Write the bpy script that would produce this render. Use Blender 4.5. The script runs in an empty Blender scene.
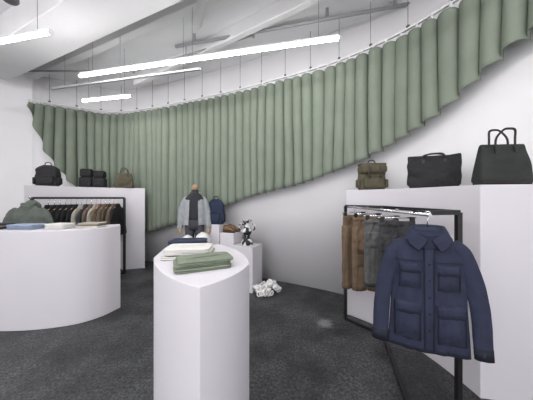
import bpy, math, random
from mathutils import Vector, Matrix, noise
random.seed(4)
S = bpy.context.scene
S.view_settings.view_transform = 'Standard'
S.view_settings.look = 'None'
pi = math.pi

# ------------------------------------------------------------ materials
def mat(name, col, rough=0.8, var=0.0, vscale=8.0, bump=0.0, bscale=60.0, metal=0.0, emis=None, estr=0.0, crease=0.0):
    m = bpy.data.materials.new(name); m.use_nodes = True
    nt = m.node_tree; b = nt.nodes['Principled BSDF']
    b.inputs['Base Color'].default_value = (*col, 1)
    b.inputs['Roughness'].default_value = rough
    b.inputs['Metallic'].default_value = metal
    tc = nt.nodes.new('ShaderNodeTexCoord')
    if var > 0:
        n = nt.nodes.new('ShaderNodeTexNoise'); n.inputs['Scale'].default_value = vscale
        n.inputs['Detail'].default_value = 6
        r = nt.nodes.new('ShaderNodeValToRGB')
        r.color_ramp.elements[0].position = 0.3; r.color_ramp.elements[1].position = 0.7
        r.color_ramp.elements[0].color = (*[max(0, c*(1-var)) for c in col], 1)
        r.color_ramp.elements[1].color = (*[min(1, c*(1+var)) for c in col], 1)
        nt.links.new(tc.outputs['Object'], n.inputs['Vector'])
        nt.links.new(n.outputs['Fac'], r.inputs['Fac'])
        nt.links.new(r.outputs['Color'], b.inputs['Base Color'])
    if bump > 0:
        n2 = nt.nodes.new('ShaderNodeTexNoise'); n2.inputs['Scale'].default_value = bscale
        n2.inputs['Detail'].default_value = 4
        bp = nt.nodes.new('ShaderNodeBump'); bp.inputs['Strength'].default_value = bump
        bp.inputs['Distance'].default_value = 0.01
        nt.links.new(tc.outputs['Object'], n2.inputs['Vector'])
        nt.links.new(n2.outputs['Fac'], bp.inputs['Height'])
        nt.links.new(bp.outputs['Normal'], b.inputs['Normal'])
        if crease > 0:
            n3 = nt.nodes.new('ShaderNodeTexNoise'); n3.inputs['Scale'].default_value = 9
            n3.inputs['Detail'].default_value = 3; n3.inputs['Distortion'].default_value = 1.5
            b3 = nt.nodes.new('ShaderNodeBump'); b3.inputs['Strength'].default_value = crease
            b3.inputs['Distance'].default_value = 0.03
            nt.links.new(tc.outputs['Object'], n3.inputs['Vector'])
            nt.links.new(n3.outputs['Fac'], b3.inputs['Height'])
            nt.links.new(b3.outputs['Normal'], bp.inputs['Normal'])
    if emis:
        b.inputs['Emission Color'].default_value = (*emis, 1)
        b.inputs['Emission Strength'].default_value = estr
    return m

M_wall = mat('white_wall_paint', (.85,.84,.85), .85, .02, 1.5, .05, 40)
M_ceil = mat('ceiling_paint', (.72,.72,.73), .9, .04, 1.2, .12, 12)
M_beam = mat('beam_paint', (.68,.675,.68), .9, .04, 1.5, .1, 14)
M_block = mat('display_block_paint', (.66,.635,.67), .6, .015, 2, .02, 30)
M_curt = mat('sage_curtain_fabric', (.205,.238,.188), .95, .06, 3, .15, 300)
M_black = mat('black_steel', (.012,.012,.013), .4)
M_chrome = mat('chrome', (.75,.75,.76), .2, metal=1)
M_track = mat('track_white', (.7,.7,.7), .5)
M_wire = mat('wire', (.10,.10,.10), .6)
M_tube = mat('led_tube', (1,1,1), .4, emis=(1,.985,.99), estr=42)
M_pipe = mat('conduit_grey', (.30,.30,.31), .5)
M_navy = mat('navy_cotton', (.018,.023,.050), .85, .15, 14, .25, 160, crease=.22)
M_navyd = mat('navy_lining', (.010,.014,.035), .85, .1, 14)
M_label = mat('label_white', (.6,.62,.66), .7)
M_navyl = mat('navy_seam', (.004,.006,.015), .8)
M_brown = mat('brown_canvas', (.175,.12,.075), .9, .2, 14, .3, 100, crease=.6)
M_gcamo = mat('grey_ripstop', (.115,.115,.112), .9, .25, 18, .3, 100, crease=.6)
M_olive = mat('olive_canvas', (.085,.074,.045), .85, .2, 12, .3, 100, crease=.5)
M_bag = mat('black_canvas', (.010,.010,.012), .75, .2, 12, .25, 120, crease=.6)
M_bagg = mat('charcoal_green_canvas', (.014,.017,.014), .7, .2, 10, .25, 120, crease=.3)
M_strap = mat('leather_strap', (.04,.025,.018), .55)
M_hood = mat('grey_green_jersey', (.10,.115,.10), .9, .15, 14, .3, 90, crease=.6)
M_fw = mat('folded_white', (.70,.69,.66), .9, .05, 14, .2, 90, crease=.3)
M_fg = mat('folded_green', (.19,.225,.165), .9, .08, 14, .2, 90, crease=.4)
M_fn = mat('folded_navy', (.02,.028,.06), .9, .1, 14, .2, 90)
M_fb = mat('folded_blue', (.30,.36,.47), .9, .1, 14, .2, 90)
M_fk = mat('folded_khaki', (.30,.24,.17), .9, .1, 14, .2, 90)
M_fgr = mat('folded_charcoal', (.05,.05,.06), .9, .1, 14, .2, 90)
M_mj = mat('grey_jacket_cloth', (.32,.34,.35), .9, .12, 14, .3, 90, crease=.5)
M_mt = mat('dark_tee', (.03,.03,.035), .9)
M_wood = mat('light_wood', (.40,.27,.16), .5, .2, 8)
M_cer = mat('white_ceramic', (.8,.79,.77), .35)
M_leath = mat('tan_leather', (.16,.085,.035), .5, .2, 20, .1, 60)
M_rope = mat('white_cast_plaster', (.82,.81,.80), .7, bump=.2, bscale=60)
M_spk = mat('speaker_dark', (.05,.05,.05), .5)

def floor_mat():
    m = bpy.data.materials.new('asphalt_floor'); m.use_nodes = True
    nt = m.node_tree; b = nt.nodes['Principled BSDF']; L = nt.links
    tc = nt.nodes.new('ShaderNodeTexCoord')
    def nz(s, d=8, ro=.7):
        n = nt.nodes.new('ShaderNodeTexNoise'); n.inputs['Scale'].default_value = s; n.inputs['Detail'].default_value = d
        n.inputs['Roughness'].default_value = ro
        L.new(tc.outputs['Object'], n.inputs['Vector']); return n
    def ramp(src, p0, p1, c0, c1):
        r = nt.nodes.new('ShaderNodeValToRGB'); e = r.color_ramp.elements
        e[0].position = p0; e[1].position = p1; e[0].color = (*c0,1); e[1].color = (*c1,1)
        L.new(src, r.inputs['Fac']); return r
    a = ramp(nz(1.9).outputs['Fac'], .40, .60, (.022,.023,.025), (.075,.077,.079))
    s = ramp(nz(42,5,.85).outputs['Fac'], .43, .64, (.25,.25,.25), (2.4,2.4,2.4))
    mx = nt.nodes.new('ShaderNodeMixRGB'); mx.blend_type = 'MULTIPLY'; mx.inputs[0].default_value = 1
    L.new(a.outputs['Color'], mx.inputs[1]); L.new(s.outputs['Color'], mx.inputs[2])
    sc = ramp(nz(2.6,12,.75).outputs['Fac'], .60, .70, (0,0,0), (.55,.55,.55))
    mx2 = nt.nodes.new('ShaderNodeMixRGB'); mx2.inputs[2].default_value = (.15,.15,.147,1)
    L.new(sc.outputs['Color'], mx2.inputs[0]); L.new(mx.outputs['Color'], mx2.inputs[1])
    mp = nt.nodes.new('ShaderNodeMapping'); mp.inputs['Location'].default_value = (-.69,-2.76,0)
    L.new(tc.outputs['Object'], mp.inputs['Vector'])
    ln = nt.nodes.new('ShaderNodeVectorMath'); ln.operation='LENGTH'; L.new(mp.outputs['Vector'], ln.inputs[0])
    ad = nt.nodes.new('ShaderNodeMath'); ad.operation='MULTIPLY_ADD'; ad.inputs[1].default_value=.3
    L.new(nz(14,6,.8).outputs['Fac'], ad.inputs[0]); L.new(ln.outputs['Value'], ad.inputs[2])
    sp = ramp(ad.outputs[0], .19, .27, (.6,.6,.6), (0,0,0))
    mx3 = nt.nodes.new('ShaderNodeMixRGB'); mx3.inputs[2].default_value = (.34,.34,.33,1)
    L.new(sp.outputs['Color'], mx3.inputs[0]); L.new(mx2.outputs['Color'], mx3.inputs[1])
    L.new(mx3.outputs['Color'], b.inputs['Base Color'])
    b.inputs['Roughness'].default_value = .5
    bp = nt.nodes.new('ShaderNodeBump'); bp.inputs['Strength'].default_value = .9; bp.inputs['Distance'].default_value = .012
    L.new(nz(30,6,.8).outputs['Fac'], bp.inputs['Height']); L.new(bp.outputs['Normal'], b.inputs['Normal'])
    return m
M_floor = floor_mat()

def bw_mat():
    m = bpy.data.materials.new('black_white_glaze'); m.use_nodes = True
    nt = m.node_tree; b = nt.nodes['Principled BSDF']; L = nt.links
    tc = nt.nodes.new('ShaderNodeTexCoord')
    w = nt.nodes.new('ShaderNodeTexVoronoi'); w.inputs['Scale'].default_value = 19
    r = nt.nodes.new('ShaderNodeValToRGB'); r.color_ramp.interpolation = 'CONSTANT'
    r.color_ramp.elements[0].color = (.01,.01,.015,1); r.color_ramp.elements[1].color = (.75,.75,.75,1); r.color_ramp.elements[1].position = .55
    L.new(tc.outputs['Object'], w.inputs['Vector']); L.new(w.outputs['Color'], r.inputs['Fac']); L.new(r.outputs['Color'], b.inputs['Base Color'])
    b.inputs['Roughness'].default_value = .6
    return m
M_bw = bw_mat()

# ------------------------------------------------------------ mesh builder
class MB:
    def __init__(s): s.v=[]; s.f=[]; s.m=[]; s.sm=[]; s.mats=[]; s.T=Matrix.Identity(4)
    def mi(s, m):
        if m not in s.mats: s.mats.append(m)
        return s.mats.index(m)
    def addv(s, pts):
        o = len(s.v); s.v += [tuple(s.T @ Vector(p)) for p in pts]; return o
    def face(s, idx, m, sm=True): s.f.append(idx); s.m.append(s.mi(m)); s.sm.append(sm)
    def loft(s, rings, m, closed=True, cap=True, sm=True):
        n = len(rings[0]); o = s.addv([p for r in rings for p in r])
        for i in range(len(rings)-1):
            for j in range(n if closed else n-1):
                k = (j+1)%n
                s.face((o+i*n+j, o+i*n+k, o+(i+1)*n+k, o+(i+1)*n+j), m, sm)
        if cap and closed:
            s.face(tuple(o+j for j in reversed(range(n))), m, False)
            s.face(tuple(o+(len(rings)-1)*n+j for j in range(n)), m, False)
    def box(s, c, d, m, rz=0, bev=0):
        cx,cy,cz=c; dx,dy,dz=[q/2 for q in d]; R=Matrix.Rotation(rz,3,'Z')
        if bev<=0:
            pts=[Vector(c)+R@Vector((sx*dx,sy*dy,sz*dz)) for sz in(-1,1) for sy in(-1,1) for sx in(-1,1)]
            o=s.addv(pts)
            for f in((0,2,3,1),(4,5,7,6),(0,1,5,4),(2,6,7,3),(0,4,6,2),(1,3,7,5)): s.face(tuple(o+i for i in f),m,False)
        else:
            rings=[]
            def rr(hx,hy,z):
                out=[]
                for q,(sx,sy) in enumerate(((1,1),(-1,1),(-1,-1),(1,-1))):
                    for t in range(4):
                        a=q*pi/2+t*pi/6
                        out.append(Vector(c)+R@Vector((sx*(hx-bev)+bev*math.cos(a),sy*(hy-bev)+bev*math.sin(a),z)))
                return out
            for t in (0,.35,1): rings.append(rr(dx-bev*(1-t)**2*.9+0,dy-bev*(1-t)**2*.9,-dz+bev*t))
            for t in (1,.35,0): rings.append(rr(dx-bev*(1-t)**2*.9,dy-bev*(1-t)**2*.9,dz-bev*t))
            s.loft(rings,m)
    def bar(s,p,q,t,m,t2=None):
        p=Vector(p);q=Vector(q);t2=t2 or t;d=(q-p).normalized()
        up=Vector((0,0,1)) if abs(d.z)<.9 else Vector((1,0,0))
        a=d.cross(up).normalized()*t/2;b=d.cross(a).normalized()*t2/2
        s.loft([[x+a+b,x-a+b,x-a-b,x+a-b] for x in(p,q)],m,sm=False)
    def tube(s,path,r,m,n=8,closed=False,flat=1.0):
        path=[Vector(p) for p in path]; N=len(path); rings=[]
        rs = r if isinstance(r,(list,tuple)) else [r]*N
        prev=None
        for i,p in enumerate(path):
            a=path[(i-1)%N] if (closed or i>0) else p; b=path[(i+1)%N] if (closed or i<N-1) else p
            d=(b-a); d = d.normalized() if d.length>1e-9 else Vector((0,0,1))
            if prev is None:
                up=Vector((0,1,0)) if abs(d.y)<.9 else Vector((1,0,0)); u=d.cross(up).normalized()
            else: u=(prev-d*prev.dot(d)).normalized()
            prev=u; w=d.cross(u)
            rings.append([p+(u*math.cos(2*pi*j/n)+w*math.sin(2*pi*j/n)*flat)*rs[i] for j in range(n)])
        if closed: rings.append(rings[0])
        s.loft(rings,m,cap=not closed)
    def lathe(s,c,prof,m,n=28):
        s.loft([[(c[0]+r*math.cos(2*pi*j/n),c[1]+r*math.sin(2*pi*j/n),c[2]+z) for j in range(n)] for r,z in prof],m)
    def prism(s,poly,z0,z1,m,top=True,bottom=True,sm=False):
        n=len(poly);o=s.addv([(x,y,z0) for x,y in poly]+[(x,y,z1) for x,y in poly])
        for j in range(n): s.face((o+j,o+(j+1)%n,o+n+(j+1)%n,o+n+j),m,sm)
        s.face(tuple(o+n+j for j in range(n)),m,False); s.face(tuple(o+j for j in reversed(range(n))),m,False)
    def obj(s,name,loc=None,bevel=0,solid=0,recalc=True):
        me=bpy.data.meshes.new(name)
        if loc is None: loc=(0,0,0)
        L=Vector(loc)
        me.from_pydata([tuple(Vector(v)-L) for v in s.v],[],s.f)
        for m in s.mats: me.materials.append(m)
        me.polygons.foreach_set('material_index',s.m); me.polygons.foreach_set('use_smooth',s.sm)
        me.update()
        if recalc:
            import bmesh
            bm=bmesh.new(); bm.from_mesh(me); bmesh.ops.recalc_face_normals(bm,faces=bm.faces); bm.to_mesh(me); bm.free()
        o=bpy.data.objects.new(name,me); o.location=L; S.collection.objects.link(o)
        if solid: md=o.modifiers.new('sol','SOLIDIFY'); md.thickness=solid; md.offset=0
        if bevel:
            md=o.modifiers.new('bev','BEVEL'); md.width=bevel; md.segments=3; md.limit_method='ANGLE'; md.angle_limit=math.radians(40)
        return o

def interp(tab,x):
    if x<=tab[0][0]: return tab[0][1]
    for (a,b),(c,d) in zip(tab,tab[1:]):
        if x<=c:
            t=(x-a)/(c-a); t=t*t*(3-2*t); return b+(d-b)*t
    return tab[-1][1]
def crom(P,k):
    out=[];P=[Vector(p) for p in P]
    Q=[P[0]*2-P[1]]+P+[P[-1]*2-P[-2]]
    for i in range(1,len(Q)-2):
        for j in range(k):
            t=j/k;a,b,c,d=Q[i-1],Q[i],Q[i+1],Q[i+2]
            out.append(.5*((2*b)+(c-a)*t+(2*a-5*b+4*c-d)*t*t+(3*b-a-3*c+d)*t**3))
    out.append(P[-1]);return out
def sell(a,b,n,N=32,z=0,cx=0,cy=0):
    out=[]
    for j in range(N):
        t=2*pi*j/N;c,s=math.cos(t),math.sin(t)
        out.append((cx+a*math.copysign(abs(c)**(2/n),c),cy+b*math.copysign(abs(s)**(2/n),s),z))
    return out
def place(x,y,z,rz=0,s=1): return Matrix.Translation((x,y,z))@Matrix.Rotation(rz,4,'Z')@Matrix.Scale(s,4)

# ------------------------------------------------------------ room
CURVE=[(-4.9,4.75,3.38),(-4.65,4.92,2.45),(-4.35,5.1,1.85),(-3.95,5.33,1.15),(-3.62,5.43,.8),(-3.2,5.37,.7),(-2.6,5.18,.76),(-2.0,4.95,.93),(-1.4,4.7,1.14),(-.9,4.49,1.3),(-.4,4.25,1.5),(.1,3.98,1.62),(.55,3.74,1.74),(1.1,3.38,1.92),(1.6,2.9,2.18),(1.93,2.4,2.50),(2.2,1.9,2.86),(2.42,1.2,3.0),(2.52,.5,3.1)]
C=crom(CURVE,60)
def resample(P,step):
    out=[P[0]];acc=0;last=P[0]
    for p in P[1:]:
        d=(Vector((p.x,p.y))-Vector((last.x,last.y))).length
        acc+=d; last=p
        if acc>=step: out.append(p);acc=0
    return out
R=resample(C,.010)
def norm_at(P,i,w=12):
    a=P[max(0,i-w)];b=P[min(len(P)-1,i+w)];d=Vector((b.x-a.x,b.y-a.y)).normalized()
    return Vector((-d.y,d.x))
CE=4.15
def offs(P,o,step=10):
    return [(P[i].x+norm_at(P,i,36).x*o, P[i].y+norm_at(P,i,36).y*o) for i in range(0,len(P),step)]
mb=MB()
wb_in=offs(R,.21,14); wb_out=offs(R,.36,14)
poly=wb_in+wb_out[::-1]
mb.prism(poly,0,CE,M_wall,sm=False); wo=mb.obj('wall_back')
for p in wo.data.polygons: p.use_smooth = abs(p.normal.z)<.5
x0,y0=wb_in[0]
def wallseg(name,a,b,t=.15,h=CE,mt=M_wall):
    a=Vector(a);b=Vector(b);d=(b-a).normalized();n=Vector((-d.y,d.x))*t
    m=MB();m.prism([tuple(a),tuple(b),tuple(b+n),tuple(a+n)],0,h,mt);return m.obj(name)
L1=(-6.3,y0-.75)
wallseg('wall_left',(L1[0],L1[1]),(x0,y0))
wallseg('wall_left_return',(-6.3,-3.5),(L1[0],L1[1]))
xe,ye=wb_in[-1]
wallseg('wall_right',(xe,ye),(xe+.1,-3.5))
m=MB();m.prism([(-6.6,-3.5),(3.2,-3.5),(3.2,6.2),(-6.6,6.2)],-.1,0,M_floor);m.obj('floor')
m=MB();m.prism([(-6.6,-3.5),(3.2,-3.5),(3.2,6.2),(-6.6,6.2)],CE,CE+.1,M_ceil);m.obj('ceiling')
def beam(name,a,b,w,z0,z1=CE):
    a=Vector(a);b=Vector(b);d=(b-a).normalized();n=Vector((-d.y,d.x))*w
    m=MB();m.prism([tuple(a),tuple(b),tuple(b+n),tuple(a+n)],z0,z1,M_beam);return m.obj(name,bevel=.012)
d=Vector((.913,-.41))
beam('ceiling_beam',Vector((-5.25,3.95)),Vector((-5.25,3.95))+d*8.0,.56,3.76)
beam('ceiling_beam',Vector((-4.9,4.72)),Vector((-4.9,4.72))+d*6.2,.12,3.98)
beam('ceiling_beam',Vector((-6.1,2.35)),Vector((-6.1,2.35))+d*8.5,.30,3.9)
beam('ceiling_beam',Vector((-2.9,5.0)),Vector((-2.9,5.0))+Vector((.85,-.53))*5.2,.10,3.95)

# ------------------------------------------------------------ curtain
NP=.165; ZT=3.5
s_=0;rows=26;cols=[];last=R[0]
for i,p in enumerate(R):
    if i: s_+=math.hypot(p.x-last.x,p.y-last.y)
    last=p; cols.append((p,norm_at(R,i,18),s_))
mb=MB();rings=[]
for r in range(rows+1):
    t=r/rows;ring=[]
    for p,n,s in cols:
        sw=s+noise.noise(Vector((s*1.6,3,0)))*.09
        k=sw/NP*2*pi
        ridge=abs(math.cos(k/2))
        z=ZT-.03+(p.z-(ZT-.03))*t - (.022*(1-ridge) if r==0 else 0)
        am=.080*(.82+.55*noise.noise(Vector((s*2.9,z*.3,2))))*(1-.15*(1-t)**4)
        w=(1-2*ridge**1.35)
        wob=noise.noise(Vector((s*1.6,z*.7,0)))*.03*t
        tan=Vector((n.y,-n.x))
        sh=noise.noise(Vector((s*1.6,z*.5,7)))*.06*t+.030*math.sin(k)
        ring.append((p.x+n.x*(w*am+wob)+tan.x*sh,p.y+n.y*(w*am+wob)+tan.y*sh,z))
    rings.append(ring)
mb.loft(rings,M_curt,closed=False,cap=False)
mb.obj('curtain',solid=.004,recalc=False)
mb=MB()
step=10
for i in range(0,len(R)-step,step):
    a,b=R[i],R[i+step]
    mb.bar((a.x,a.y,ZT+.035),(b.x,b.y,ZT+.035),.028,M_track,.022)
acc=0
for i,(p,n,s) in enumerate(cols):
    if s>=acc:
        q=(p.x-n.x*.02,p.y-n.y*.02,ZT+.0)
        mb.box(q,(.022,.022,.05),M_track); acc+=NP/1
acc=.3
for p,n,s in cols:
    if s>=acc:
        mb.tube([(p.x,p.y,ZT+.04),(p.x,p.y,CE)],.0035,M_wire,5); mb.box((p.x,p.y,ZT+.06),(.03,.03,.035),M_wire); acc+=.45
mb.obj('curtain_track')

# ------------------------------------------------------------ lights
def tubelight(a,b,z,name='linear_tube_light',w=2):
    a=Vector((*a,z));b=Vector((*b,z));m=MB();d=(b-a).normalized()
    m.tube([a,b],.021,M_tube,12); m.bar(a+Vector((0,0,.030)),b+Vector((0,0,.030)),.034,M_track,.02)
    for e,sg in((a,-1),(b,1)): m.tube([e,e+d*sg*.03],.024,M_track,12)
    for t in ([.12,.88] if w==2 else [.06,.5,.94]):
        p=a.lerp(b,t); m.tube([p+Vector((0,0,.03)),(p.x,p.y,CE)],.0025,M_wire,5)
    return m.obj(name,loc=tuple(a.lerp(b,.5)))
tubelight((-2.74,3.39),(.81,2.59),3.3,w=4)
tubelight((-3.75,2.80),(-2.36,2.5),3.3)
tubelight((-3.4,4.26),(-2.4,4.06),3.3)
tubelight((-3.2,1.0),(.3,.2),3.3,w=4)  # unseen tube overhead, added to light the room
tubelight((-.4,1.1),(1.9,.58),3.3,w=4)  # also out of view, an added tube for more light
tubelight((-3.6,-1.0),(1.2,-2.0),3.3,w=4)  # added tube behind the camera, unseen, lights the room from the rear
tubelight((-5.6,1.6),(-4.0,1.2),3.3)  # added tube out of view on the left, for more light
m=MB();m.bar((-3.57,3.83,3.32),(-.93,3.24,3.32),.03,M_pipe)
for t in(.1,.5,.9):
    p=Vector((-3.57,3.83,3.32)).lerp(Vector((-.93,3.24,3.32)),t);m.tube([p,(p.x,p.y,CE)],.0025,M_wire,5)
m.obj('light_track')
m=MB();m.tube([(-1.5,3.8,4.0),(1.85,2.96,4.0)],.024,M_pipe,10)
for t in(.1,.4,.7,.95):
    p=Vector((-1.5,3.8,4.0)).lerp(Vector((1.85,2.96,4.0)),t);m.box((p.x,p.y,4.08),(.04,.03,.14),M_pipe)
m.obj('ceiling_conduit')
m=MB();m.tube([(-1.0,3.3,4.02),(-.5,2.3,4.02)],.07,M_beam,20)
for t in (.0,.5,1.0):
    p=Vector((-1.0,3.3,4.02)).lerp(Vector((-.5,2.3,4.02)),t); q=Vector((.447,-.894,0))*.02; m.tube([p-q,p+q],.08,M_beam,20); m.box((p.x,p.y,4.12),(.03,.03,.06),M_pipe)
m.obj('ventilation_duct')
m=MB();m.tube([(-4.6,4.35,3.9),(-2.6,4.5,3.98),(-.2,3.5,3.98)],.018,M_pipe,10)
for q in((-4.6,4.35,3.9),(-2.6,4.5,3.98),(-1.4,4.0,3.98),(-.2,3.5,3.98)): m.tube([q,(q[0],q[1],CE)],.008,M_pipe,6); m.box((q[0],q[1],q[2]-.01),(.04,.04,.05),M_pipe)
m.obj('sprinkler_pipe')
m=MB();m.lathe((-2.9,2.60,3.72),[(.02,0),(.06,.0),(.075,.02),(.075,.1),(.05,.12)],M_spk,20);m.tube([(-2.9,2.6,3.8),(-2.9,2.6,CE)],.01,M_spk,6);m.obj('ceiling_speaker')

# ------------------------------------------------------------ display blocks
def arc(a,mid,b,k=40):
    a,mid,b=Vector(a),Vector(mid),Vector(b); c=2*mid-.5*(a+b)
    return [tuple((1-t)**2*a+2*t*(1-t)*c+t*t*b) for t in [i/k for i in range(k+1)]]
def arcprism(name,poly,h,bevel=.006):
    m=MB();m.prism(poly,0,h,M_block);return m.obj(name,bevel=bevel)
pr=arc((1.03,2.97),(1.43,2.44),(1.60,1.72))+[(2.28,1.60)]+[(2.13,2.1),(1.88,2.6),(1.55,3.02),(1.16,3.32)]
arcprism('display_block',pr,1.6)
pl=arc((-2.60,4.92),(-3.40,4.52),(-3.90,3.70))+[(-4.12,3.92),(-4.45,4.35),(-4.45,4.78),(-4.1,5.02),(-3.62,5.2),(-3.2,5.16),(-2.7,5.03)]
arcprism('display_block',pl,1.71)
HC=1.12
cf=crom([(-2.00,3.15,0),(-2.09,2.90,0),(-2.3,2.71,0),(-2.72,2.60,0),(-3.2,2.60,0),(-3.7,2.72,0)],20)
cb=[(-3.75,2.98),(-3.3,3.03),(-2.8,3.12),(-2.4,3.24),(-2.14,3.36)]
arcprism('display_counter',[(p.x,p.y) for p in cf]+cb,HC)
HP=1.1
pc=arc((-.76,1.55),(-.56,1.235),(-.30,1.03),36)+arc((-.30,1.03),(-.175,1.19),(-.105,1.40),24)[1:]+arc((-.105,1.40),(-.2,1.72),(-.40,1.98),24)[1:]+[(-.70,1.98),(-.80,1.76)]
arcprism('display_pedestal',pc,HP,.004)
def plinth(x,y,w,dp,h,rz=-.42):
    m=MB();m.box((x,y,h/2),(w,dp,h),M_block,rz);return m.obj('display_plinth',bevel=.005)
plinth(-.32,3.85,.38,.36,.72)
plinth(-.62,4.07,.27,.30,.90)
plinth(-1.33,4.14,.62,.42,.66)
plinth(-.93,4.27,.30,.24,1.02)

# ------------------------------------------------------------ racks
def rack_right():
    m=MB();z=1.4;t=.032
    A=(.975,2.84);B=(1.27,2.5);Cc=(.985,1.53);P=(1.335,1.60)
    for q in(A,P): m.bar((*q,0),(*q,z),t,M_black)
    m.bar((*A,t/2),(*B,t/2),t,M_black);m.bar((*B,t/2),(*Cc,t/2),t,M_black);m.bar((*Cc,t/2),(*P,t/2),t,M_black)
    m.bar((*A,z),(*B,z),t,M_black);m.bar((*B,z),(*P,z),t,M_black)
    m.bar((1.0,1.55,z),(*P,z),t,M_black)
    m.tube([(A[0],A[1],z-.005),(1.0,2.4,z-.005),(1.01,1.42,z-.005)],.011,M_chrome,10)
    m.bar((1.0,2.45,z),(1.26,2.45,z),.02,M_black)
    return m.obj('clothes_rack')
rack_right()
def rack_left():
    m=MB();z=1.5;t=.035
    A=(-2.83,4.58);B=(-3.62,3.55);A2=(-3.02,4.74);B2=(-3.80,3.68)
    for q in(A,B): m.bar((*q,0),(*q,z),t,M_black)
    m.bar((*A,z),(*B,z),t,M_black);m.bar((*A,t/2),(*B,t/2),t,M_black)
    for p,q in((A,A2),(B,B2)): m.bar((*p,t/2),(*q,t/2),t,M_black)
    m.bar((-3.62,3.55,z),(-3.46,3.36,z),.02,M_black)
    return m.obj('clothes_rack')
rack_left()

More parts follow.
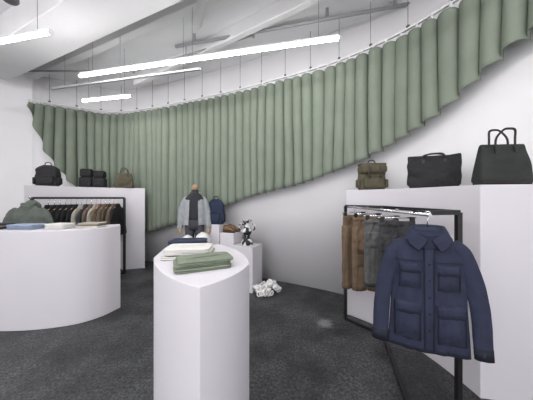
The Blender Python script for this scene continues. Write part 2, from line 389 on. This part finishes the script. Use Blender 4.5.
# ------------------------------------------------------------ garments
def hanger(m,mt=M_wood,w=.15):
    m.tube([(0,0,-.085),(0,0,-.03),(.012,0,-.012),(.02,0,.003),(.012,0,.018),(0,0,.022),(-.014,0,.014)],.0035,M_chrome,6)
    m.tube([(-w,0,-.170),(-w*.5,0,-.135),(0,0,-.09),(w*.5,0,-.135),(w,0,-.170)],.008,mt,8)
def garment(m,mt,L=.84,W=.26,dep=.10,sl=.62,collar=True,hood=False,detail=True,seam=None,seed=1,inner=None,openf=0.0,slw=.33,slr=.068,slf=.6,lump=1.0):
    seam=seam or mt; inner=inner or mt
    wt=[(-L,W*1.06),(-L*.6,W*.97),(-.36,W*.93),(-.26,W*.93),(-.215,W*.90),(-.175,W*.74),(-.14,W*.50),(-.10,W*.35),(-.08,W*.32)]
    dt=[(-L,dep*1.1),(-L*.6,dep),(-.3,dep),(-.2,dep*.8),(-.135,dep*.6),(-.08,dep*.5)]
    def off(th,z):
        f=min(1,max(0,(-z-.15)/.35))*lump
        fold=noise.noise(Vector((math.cos(th)*3.2,math.sin(th)*3.2+seed,z*1.5)))*.030
        return (fold+.008*noise.noise(Vector((math.cos(th)*5,seed+math.sin(th)*5,z*6+th))))*f
    def pt(th,z,o=0):
        w=interp(wt,z)+off(th,z)*.3+o; d_=interp(dt,z)+off(th,z)+o
        n=2.4;c,s=math.cos(th),math.sin(th)
        return (w*math.copysign(abs(c)**(2/n),c),d_*math.copysign(abs(s)**(2/n),s),z)
    N=64;rings=[]
    zs=[-L+ (L-.08)*i/40 for i in range(41)]
    if openf>0:
        for z in zs:
            g=openf*(1 if z<-.2 else .8)
            rings.append([pt(-pi/2+g+(2*pi-2*g)*j/N,z) for j in range(N+1)])
        m.loft(rings,mt,closed=False,cap=False)
    else:
        for z in zs: rings.append([pt(2*pi*j/N,z) for j in range(N)])
        m.loft([[ (x*.96,y*.9,z+.03) for x,y,z in rings[0]]]+rings,mt)
    for sg in(-1,1):
        path=crom([(sg*W*.50,0,-.185),(sg*W*.82,-.003,-.235),(sg*(W*1.0),-.006,-.33),(sg*(W+ (slw-W)*.62),-.010,-.45),(sg*slw,-.018,-.60),(sg*(slw+.010),-.028,-.165-sl)],7)
        n=len(path);rings=[]
        for i,p in enumerate(path):
            t=i/(n-1)
            a=path[max(0,i-1)];b=path[min(n-1,i+1)];dd=(b-a).normalized()
            u=dd.cross(Vector((0,1,0))).normalized();w=dd.cross(u)
            r0=(slr*.70 if t<.04 else slr*(1.02-.22*t))
            ring=[]
            for j in range(20):
                q=2*pi*j/20
                o=(.016*noise.noise(Vector((math.cos(q)*2+sg*4+seed,math.sin(q)*2,t*5)))+.008*noise.noise(Vector((math.cos(q)*3+sg*4,math.sin(q)*3+seed,t*13))))*(1 if .08<t<.95 else .3)*lump
                ring.append(p+u*math.cos(q)*(r0+o*.35)+w*math.sin(q)*(r0*slf+o))
            rings.append(ring)
        m.loft(rings,mt)
        if detail:
            m.loft([[c+(x-c)*1.03 for x in rings[k]] for k,c in((-3,path[-3]),(-1,path[-1]))],seam)
    def patch(x0,x1,z0,z1,o,mm):
        nx,nz=7,5;g=[]
        for iz in range(nz+1):
            row=[]
            for ix in range(nx+1):
                x=x0+(x1-x0)*ix/nx;z=z0+(z1-z0)*iz/nz;w=interp(wt,z);u=max(-.98,min(.98,x/w))
                cc=math.copysign(abs(u)**(2.4/2),u);th=-math.acos(cc)
                edge = ix in(0,nx) or iz in(0,nz)
                row.append(pt(th,z,-.002 if edge else o))
            g.append(row)
        for iz in range(nz+1):
            for (a,b) in((1,0),(nx-1,nx)):
                p=g[iz][a];q=g[iz][b];g[iz][a]=(q[0]+(p[0]-q[0])*.08,p[1],p[2])
        for ix in range(nx+1):
            for (a,b) in((1,0),(nz-1,nz)):
                p=g[a][ix];q=g[b][ix];g[a][ix]=(p[0],p[1],q[2]+(p[2]-q[2])*.08)
        m.loft(g,mm,closed=False,cap=False)
    def seamline(pts,r=.0028):
        out=[]
        for x,z in pts:
            w=interp(wt,z);u=max(-.98,min(.98,x/w));th=-math.acos(math.copysign(abs(u)**1.2,u));out.append(pt(th,z,.006))
        m.tube(out,r,seam,5)
    if detail:
        patch(-.024,.024,-L+.01,-.16,.005,mt)
        ln=lambda a,b,k=14:[(a[0]+(b[0]-a[0])*i/k,a[1]+(b[1]-a[1])*i/k) for i in range(k+1)]
        seamline(ln((.025,-L+.01),(.025,-.16),30),.003);seamline(ln((-.025,-L+.01),(-.025,-.16),30),.002)
        for sg in(-1,1):
            a,b=sorted((sg*W*.22,sg*W*.74))
            patch(a,b,-.45,-.31,.006,mt);patch(a-.004,b+.004,-.355,-.30,.011,mt)
            seamline(ln((a,-.31),(a,-.45),8));seamline(ln((b,-.31),(b,-.45),8));seamline(ln((a,-.45),(b,-.45),8));seamline(ln((a-.004,-.358),(b+.004,-.358),8),.0045)
            a,b=sorted((sg*W*.22,sg*W*.88))
            z0,z1=-L+.07,-L*.66
            patch(a,b,z0,z1,.008,mt);patch(a-.004,b+.004,z1-.055,z1+.01,.013,mt)
            seamline(ln((a,z1),(a,z0),8));seamline(ln((b,z1),(b,z0),8));seamline(ln((a,z0),(b,z0),8));seamline(ln((a-.004,z1-.058),(b+.004,z1-.058),8),.005)
        seamline(ln((-W*.93,-L+.022),(W*.93,-L+.022),20),.002)
        seamline(ln((-W*.88,-.285),(-.03,-.285),12),.002);seamline(ln((.03,-.285),(W*.88,-.285),12),.002)
        for k in range(6):
            z=-.2-k*.1
            q=pt(-pi/2,z,.008); m.tube([(0,q[1]-.003,z),(0,q[1]+.006,z)],.006,seam,8)
    if collar:
        cr=[]
        for z,a,b in((-.15,.085,.045),(-.11,.084,.054),(-.08,.088,.060),(-.07,.090,.064)):
            cr.append([(a*math.cos(t),b*math.sin(t)-(.01 if math.sin(t)<0 else 0),z-(.055*max(0,-math.sin(t)))) for t in [2*pi*j/24 for j in range(24)]])
        m.loft(cr,mt,cap=False)
        ir=[[(x*.90,y*.90,z-.004) for x,y,z in r] for r in cr][::-1]
        m.loft([cr[-1],ir[0]],mt,cap=False); m.loft(ir,inner,cap=True)
        if detail:
            # flat shirt collar: two pointed leaves lying on the chest
            for sg in(-1,1):
                g=[]
                inner_=[(.012,-.066,-.150),(.040,-.064,-.125),(.068,-.050,-.100),(.088,-.020,-.080),(.090,.020,-.070),(.06,.055,-.068),(0,.066,-.066)]
                outer_=[(.055,-.074,-.215),(.090,-.064,-.190),(.112,-.046,-.160),(.120,-.018,-.140),(.114,.025,-.130),(.075,.066,-.125),(0,.078,-.120)]
                I=crom([(sg*a,b,c) for a,b,c in inner_],3);O=crom([(sg*a,b,c) for a,b,c in outer_],3)
                m.loft([[tuple(p) for p in I],[tuple(p.lerp(q,.5)+Vector((0,-.004,.004))) for p,q in zip(I,O)],[tuple(q) for q in O]],mt,closed=False,cap=False)
                m.tube(O,.003,seam,5);m.tube([I[0],O[0]],.003,seam,5)
    if hood:
        hr=[]
        for i in range(9):
            t=i/8;a=math.sin(pi*(.12+.80*t));hr.append([( (.115*a)*math.cos(q),.055+.045*a*math.sin(q)+.02*t,-.03-.20*t) for q in [2*pi*j/20 for j in range(20)]])
        m.loft(hr,mt)
m=MB();m.T=place(1.01,1.445,1.395,-.40);hanger(m,M_wood,.12)
garment(m,M_navy,L=.84,W=.205,dep=.045,sl=.66,seam=M_navyl,inner=M_navyd,hood=False,slw=.258,seed=3,slr=.056,slf=.42,lump=.65)
m.box((0,.045,-.10),(.05,.006,.030),M_label)
m.obj('field_jacket',loc=(1.01,1.445,1.395))

def trousers(m,mt,w=.17,L=.82,seed=0,belt=None,dep=.045,dark=None,cargo=True):
    m.tube([(0,0,-.05),(0,0,-.02),(.012,0,-.008),(.018,0,.004),(.01,0,.018),(-.012,0,.014)],.003,M_chrome,6)
    m.tube([(-w,0,-.055),(w,0,-.055)],.006,M_chrome,8)
    for sg in(-1,1): m.box((sg*w*.8,0,-.07),(.03,.03,.045),M_black)
    wb=[]
    for i in range(9):
        f=i/8;z=-.34+.255*f;a=w*(1.0-.07*f);b=dep*(1-.55*f)
        wb.append([(a*math.copysign(abs(math.cos(t))**.8,math.cos(t)),b*math.sin(t)+.016*noise.noise(Vector((math.cos(t)*4,seed+math.sin(t),z*3))),z) for t in [2*pi*j/36 for j in range(36)]])
    m.loft(wb,mt)
    m.loft([[(x*1.02,y*1.12,z) for x,y,z in sell(w*.95,dep*.52,2.3,28,-.125)],[(x*1.02,y*1.12,z) for x,y,z in sell(w*.94,dep*.45,2.3,28,-.085)]],belt or mt)
    for k in(-.6,0,.6): m.box((k*w,-dep*.56,-.105),(.012,.012,.05),mt)
    for sg in(-1,1):
        rings=[];n=30
        for i in range(n+1):
            t=i/n;z=-.20-(L-.20)*t;hw=w*.52*(1-.10*t);cx=sg*(w*.49)
            r=[]
            for j in range(32):
                a=2*pi*j/32;o=.028*noise.noise(Vector((math.cos(a)*2.6+sg*3+seed,math.sin(a)*2.6,z*2.2)))+.006*noise.noise(Vector((math.cos(a)*4+sg*3,math.sin(a)*4+seed,z*8)))
                r.append((cx+(hw+o*.3)*math.cos(a),(dep*1.0+o)*math.sin(a)-.01*t*sg,z))
            rings.append(r)
        m.loft(rings,mt)
        m.loft([[(cx+(x-cx)*1.03,y*1.05,z) for x,y,z in rings[-3]],[(cx+(x-cx)*1.03,y*1.05,z) for x,y,z in rings[-1]]],dark or mt)
        m.tube([(sg*w*.45,-dep*.62,-.13),(sg*w*.72,-dep*.85,-.22),(sg*w*.86,-dep*.55,-.29)],.003,dark or mt,6)
        if cargo:
            zc=-L*.60
            m.box((sg*w*.60,-dep*.88,zc),(w*.50,.022,.15),mt,bev=.009);m.box((sg*w*.60,-dep*.88-.006,zc+.065),(w*.54,.022,.04),dark or mt,bev=.009)
    m.tube([(0,-dep*.62,-.12),(0,-dep*1.03,-.22),(0,-dep*.9,-.31)],.0035,dark or mt,6)
M_brownd=mat('brown_canvas_dark',(.11,.07,.042),.9,.2,14)
M_gcd=mat('grey_ripstop_dark',(.045,.045,.047),.9,.2,14,.3,100,crease=.6)
m=MB();m.T=place(1.0,2.62,1.39,.35);trousers(m,M_brown,.16,.90,1,dark=M_brownd,cargo=False);m.obj('brown_trousers',loc=(1.0,2.62,1.39))
m=MB();m.T=place(1.04,2.38,1.39,.1);trousers(m,M_brown,.155,.84,4,dark=M_brownd);m.obj('brown_trousers',loc=(1.04,2.38,1.39))
m=MB();m.T=place(1.05,2.10,1.39,-.15);trousers(m,M_gcamo,.155,.70,7,dark=M_gcd,cargo=False);m.obj('grey_shorts',loc=(1.05,2.10,1.39))
m=MB();m.T=place(1.09,1.92,1.39,-.1);trousers(m,M_gcd,.15,.66,9,dark=M_gcd,cargo=False);m.obj('grey_shorts',loc=(1.09,1.92,1.39))

m=MB();m.T=place(-3.47,3.36,1.50,.2);hanger(m)
garment(m,M_hood,L=.70,W=.24,dep=.07,sl=.55,hood=True,detail=False,seed=5,slw=.30);m.obj('hooded_sweatshirt',loc=(-3.47,3.36,1.5))
rail0=Vector((-3.53,3.67));rail1=Vector((-2.88,4.52))
M_w2=mat('ecru_cotton',(.42,.39,.34),.9);M_t2=mat('taupe_cotton',(.16,.12,.09),.9)
cl=[M_bag,M_bag,M_bag,M_bag,M_bag,M_bag,M_w2,M_fgr,M_t2,M_w2,M_brown,M_t2,M_olive,M_t2,M_bag]
for i,mm in enumerate(cl):
    p=rail0.lerp(rail1,(i+.5)/len(cl))
    m=MB();m.T=place(p.x,p.y,1.47,math.atan2(rail1.y-rail0.y,rail1.x-rail0.x)+pi/2-.9);hanger(m,w=.13)
    garment(m,mm,L=.70,W=.18,dep=.028,sl=.52,detail=False,collar=False,seed=i,slw=.19,slr=.05,slf=.4);m.obj('hanging_shirt',loc=(p.x,p.y,1.47))

# ------------------------------------------------------------ folded stacks
def folded(name,x,y,z,rz,w,d,layers,n=1):
    m=MB();m.T=place(x,y,z+.001,rz);zz=0
    for k,(mt,h) in enumerate(layers):
        ox,oy=random.uniform(-.014,.014),random.uniform(-.012,.012);sub=2
        for q in range(sub):
            hh=h/sub;rings=[]
            for f,ins in((0,.018),(.2,.004),(.5,0),(.8,.004),(1,.018)):
                r=[]
                for px,py,_ in sell(w/2-ins,d/2-ins,9,48):
                    o=.004*noise.noise(Vector((px*14,py*14,k*3+q)))
                    r.append((px+ox+o*2,py+oy+o*2,zz+hh*f+(abs(o)*.8 if f>.1 else 0)))
                rings.append(r)
            m.loft(rings,mt);zz+=hh*.97
    mt=layers[-1][0]
    m.tube([(-.3*w,-.1*d,zz+.001),(-.1*w,0,zz+.004),(.12*w,-.02*d,zz+.004),(.32*w,.12*d,zz+.001)],.004,mt,6)
    return m.obj(name,loc=(x,y,z))
folded('folded_sweater',-.615,1.83,HP,.1,.28,.16,[(M_fn,.03),(M_fn,.045)])
folded('folded_shirt',-.53,1.58,HP,.1,.30,.22,[(M_fw,.022),(M_fk,.010),(M_fw,.022),(M_fw,.018)])
folded('folded_trousers',-.37,1.35,HP,.42,.31,.19,[(M_fg,.018),(M_fg,.018),(M_fg,.018)])
folded('folded_shirt',-2.28,3.0,HC,.1,.27,.2,[(M_fw,.02),(M_fk,.02),(M_w2,.02)])
folded('folded_shirt',-2.60,2.90,HC,-.05,.26,.2,[(M_fw,.03),(M_fw,.03)])
folded('folded_jeans',-2.95,2.84,HC,-.05,.34,.2,[(M_fb,.03),(M_fb,.03)])
folded('folded_sweater',-3.33,2.83,HC,0,.28,.2,[(M_fgr,.03),(M_w2,.02),(M_fgr,.02)])

# ------------------------------------------------------------ bags
def bagbody(m,mt,w,d,h,top=.9,n=4,seed=0,sag=.01):
    rings=[]
    for i in range(19):
        t=i/18
        e=1 if .06<t<.95 else (.93 if t<=.06 else .97)
        a=w/2*(1+(top-1)*t)*e; b=d/2*(1-.72*t**1.6)*e
        r=[]
        for px,py,_ in sell(a,b,n,44):
            o=sag*noise.noise(Vector((px*7+seed,py*7,t*3)))*(.3+math.sin(pi*min(1,t*1.05)))
            zz=h*t + (0 if t<.9 else (-.05*h*(1-(px/a)**2)*((t-.9)*10)))
            r.append((px+o,py+o*1.5,zz))
        rings.append(r)
    m.loft(rings,mt)
def handle(m,x,y,z0,hh,mt,r=.010,lean=0):
    P=crom([(-x,y,z0-.06),(-x*.98,y,z0+hh*.35),(-x*.6,y+lean,z0+hh*.9),(0,y+lean,z0+hh),(x*.6,y+lean,z0+hh*.9),(x*.98,y,z0+hh*.35),(x,y,z0-.06)],5)
    m.tube(P,r,mt,8,flat=.6)
TOP=1.602
m=MB();m.T=place(1.90,1.86,TOP,-.10)
bagbody(m,M_bagg,.40,.16,.33,.80,5,1,.02);handle(m,.070,-.035,.33,.11,M_bagg,.009,-.03);handle(m,.070,.03,.33,.135,M_bagg,.009,.03)
m.tube([(-.15,0,.32),(.15,0,.32)],.007,M_black,6);m.tube([(-.19,-.082,.02),(.19,-.082,.02)],.004,M_strap,6)
for sx in(-.07,.07): m.box((sx,-.045,.26),(.024,.012,.12),M_bagg,bev=.004)
m.obj('tote_bag',loc=(1.90,1.86,TOP))
m=MB();m.T=place(1.72,2.37,TOP,-.5)
bagbody(m,M_bag,.44,.16,.34,1.04,5,3,.035);handle(m,.09,-.035,.30,.04,M_strap,.009,-.065);handle(m,.09,.03,.32,.04,M_strap,.009,.02)
for sx in(-.09,.09): m.box((sx,-.045,.22),(.025,.012,.14),M_strap,bev=.004)
m.obj('tote_bag',loc=(1.72,2.37,TOP))
def rucksack(name,x,y,z,rz,w,d,h,mt,st,flap=True,round_=False):
    m=MB();m.T=place(x,y,z,rz);rings=[]
    for i in range(17):
        t=i/16;sh=math.sqrt(max(.0,1-max(0,(t-.72)/.30)**2)) if round_ else (1 if t<.93 else .93)
        e=sh*(1 if t>.06 else .92)
        r=[]
        for px,py,_ in sell(w/2*e,d/2*(1-.25*t)*e,3.5,36):
            o=.014*noise.noise(Vector((px*8,py*8,t*4)));r.append((px+o,py+o,h*t))
        rings.append(r)
    m.loft(rings,mt)
    m.box((0,-d*.50,h*.27),(w*.72,.06,h*.40),mt,bev=.02)
    if flap:
        m.box((0,-d*.36,h*.80),(w*.98,.10,h*.34),mt,bev=.03)
        m.box((0,-d*.05,h*.985),(w*.99,d*.8,.03),mt,bev=.012)
        for sx in(-.2,.2):
            m.box((sx*w,-d*.36-.056,h*.66),(.022,.010,h*.44),st,bev=.003); m.box((sx*w,-d*.36-.064,h*.52),(.026,.008,.016),M_strap,bev=.003)
    else:
        m.tube([(-w*.36,-d*.5-.032,h*.44),(0,-d*.5-.034,h*.46),(w*.36,-d*.5-.032,h*.44)],.004,st,6)
        m.tube([(w*.42*math.cos(a),-d*.30,h*.60+h*.34*math.sin(a)) for a in [pi*k/12 for k in range(13)]],.005,st,6)
    handle(m,.045,0,h*.99,.055,st,.008)
    for sg in(-1,1):
        m.tube(crom([(sg*w*.22,d*.30,h*.92),(sg*w*.30,d*.54,h*.7),(sg*w*.36,d*.56,h*.35),(sg*w*.42,d*.4,h*.06)],5),.014,mt,8,flat=.5)
        m.box((sg*w*.52,-.01,h*.25),(.035,d*.6,h*.32),mt,bev=.012)
    return m.obj(name,loc=(x,y,z))
rucksack('canvas_rucksack',1.35,2.96,TOP,-.1,.33,.16,.33,M_olive,M_strap)
TL=1.712
rucksack('black_backpack',-3.95,4.16,TL,.35,.34,.20,.38,M_bag,M_strap,flap=False,round_=True)
m=MB();m.T=place(-3.6,4.78,TL,.3)
m.box((-.115,0,.11),(.22,.2,.22),M_bag,bev=.03);m.box((.115,0,.105),(.22,.2,.21),M_bag,bev=.03);m.box((-.11,0,.30),(.20,.18,.17),M_bag,bev=.03);m.box((.115,0,.28),(.20,.18,.15),M_bag,bev=.03)
for sx in(-.11,.11):
    handle(m,.05,-.1,.12,.05,M_strap,.006); m.tube([(sx-.08,-.1,.16),(sx+.08,-.1,.16)],.004,M_strap,6); m.tube([(sx-.08,-.09,.34),(sx+.08,-.09,.34)],.004,M_strap,6)
m.obj('stacked_pouch_bags',loc=(-3.6,4.78,TL))
m=MB();m.T=place(-3.0,4.86,TL,.2);bagbody(m,M_olive,.38,.14,.31,.75,4,5,.02);handle(m,.07,-.03,.29,.13,M_strap,.008);handle(m,.07,.03,.29,.11,M_strap,.008)
m.box((0,-.065,.11),(.2,.02,.12),M_olive,bev=.008);m.obj('handbag',loc=(-3.0,4.86,TL))

# ------------------------------------------------------------ mannequin
mx,my,mz=-1.30,4.17,.66
m=MB();m.T=place(mx,my,mz+1.02,.12,1.0)
def ringz(a,b,z,n=2.3,N=36,cy=0): return sell(a,b,n,N,z,0,cy)
m.loft([ringz(.155,.10,-.62),ringz(.16,.105,-.5),ringz(.145,.095,-.40),ringz(.165,.105,-.25),ringz(.175,.10,-.19),ringz(.12,.08,-.13),ringz(.065,.06,-.08),ringz(.055,.055,-.03)],M_mt)
m.loft([ringz(.055,.055,-.035),ringz(.052,.052,.02),ringz(.05,.05,.045),ringz(.03,.03,.06)],M_wood)
m.loft([ringz(.165,.11,-.74),ringz(.17,.115,-.66),ringz(.155,.10,-.56)],M_fgr)
for sg in(-1,1): m.loft([[(x+sg*.085,y,z) for x,y,z in ringz(a,b,zz,2.2,24)] for a,b,zz in((.07,.08,-1.0),(.078,.09,-.85),(.088,.105,-.68))],M_fgr)
m.box((0,0,-1.008),(.34,.20,.02),M_cer,bev=.005)
garment(m,M_mj,L=.66,W=.20,dep=.12,sl=.56,detail=False,seed=8,openf=.34,slw=.245,inner=M_mt,slr=.062,slf=.85)
for sg in(-1,1): m.tube(crom([(sg*.252,-.04,-.72),(sg*.25,-.045,-.77),(sg*.242,-.055,-.82)],3),[.028,.034,.036,.034,.03,.024,.016],M_wood,10,flat=.6)
m.obj('clothing_mannequin',loc=(mx,my,mz))
def rvase(x,y,z,r,name='round_vase'):
    m=MB();prof=[(r*.45,0)]+[(r*math.cos(a),r+r*math.sin(a)) for a in [-pi/2*.7+ (pi*.78)*k/14 for k in range(15)]]+[(r*.30,r*2.02),(r*.24,r*1.9)]
    m.lathe((x,y,z),prof,M_cer);return m.obj(name,loc=(x,y,z))
rvase(-1.09,3.94,.661,.125);rvase(-1.36,3.96,.661,.10)
m=MB();x,y,z=-.325,3.84,.721
prof=[(.09,0),(.10,.02),(.085,.06),(.05,.11),(.045,.15),(.075,.20),(.085,.235),(.06,.28),(.04,.32),(.05,.36),(.085,.41),(.078,.405),(.035,.33)]
m.lathe((x,y,z),prof,M_bw)
for sg in(-1,1): m.tube(crom([(x+sg*.045,y,z+.33),(x+sg*.115,y,z+.34),(x+sg*.13,y,z+.27),(x+sg*.08,y,z+.22)],5),.012,M_bw,8)
m.obj('patterned_vase',loc=(x,y,z))
def shoe(m,x,y,z,rz):
    m.T=place(x,y,z,rz);r=[]
    for i in range(12):
        t=i/11;xx=-.12+.24*t;w=.036+.012*math.sin(pi*t*1.1)-(.02 if i in(0,11) else 0);h=interp([(0,.085),(.3,.10),(.5,.085),(.75,.05),(1,.022)],t)
        r.append([(xx,w*math.cos(a),.022+h/2+h/2*math.sin(a)) for a in [2*pi*k/16 for k in range(16)]])
    m.loft(r,M_leath)
    m.loft([sell(.125,.043,2.5,24,0),sell(.128,.046,2.5,24,.024)],M_strap)
    for k in range(4): m.tube([(-.01+.025*k,-.02,.105-.014*k),(-.01+.025*k,.02,.105-.014*k)],.003,M_cer,5)
    m.tube([(-.075+.032*math.cos(a),.022*math.sin(a),.118) for a in [2*pi*k/12 for k in range(12)]],.006,M_strap,6,closed=True)
m=MB();shoe(m,-.65,4.00,.901,-.42);shoe(m,-.59,4.13,.901,-.42);m.T=Matrix.Identity(4)
m.obj('leather_shoes',loc=(-.62,4.07,.90))
rucksack('navy_backpack',-.93,4.24,1.021,-.3,.32,.14,.46,M_fn,M_navyl,flap=False,round_=True)

m=MB();rg=random.Random(5)
for k in range(60):
    a=rg.uniform(0,2*pi);q=.19*math.sqrt(rg.uniform(0,1));cx=.015+q*math.cos(a)*1.1;cy=3.60+q*math.sin(a)*.75;R_=rg.uniform(.028,.045)
    cz=.045+rg.uniform(0,1)*max(0,.24-q)*.9
    ax=Vector((rg.uniform(-1,1),rg.uniform(-1,1),rg.uniform(-1,1))).normalized();u=ax.orthogonal().normalized();w=ax.cross(u)
    m.tube([Vector((cx,cy,cz))+(u*math.cos(t)*R_+w*math.sin(t)*R_*.75) for t in [2*pi*j/14 for j in range(14)]],.012,M_rope,8,closed=True)
ob=m.obj('chain_sculpture',loc=(.015,3.60,0))
zmin=min(v.co.z for v in ob.data.vertices); ob.location.z-= zmin

# ------------------------------------------------------------ world & camera
w=bpy.data.worlds.new('w');S.world=w;w.use_nodes=True
w.node_tree.nodes['Background'].inputs[0].default_value=(.97,.96,1,1);w.node_tree.nodes['Background'].inputs[1].default_value=2.3
cam=bpy.data.cameras.new('cam');co=bpy.data.objects.new('camera',cam);S.collection.objects.link(co);S.camera=co
co.location=(0,0,1.5);co.rotation_euler=(pi/2,0,0)
cam.sensor_width=36;cam.lens=230/533*36;cam.clip_start=.02;cam.shift_y=-2/533
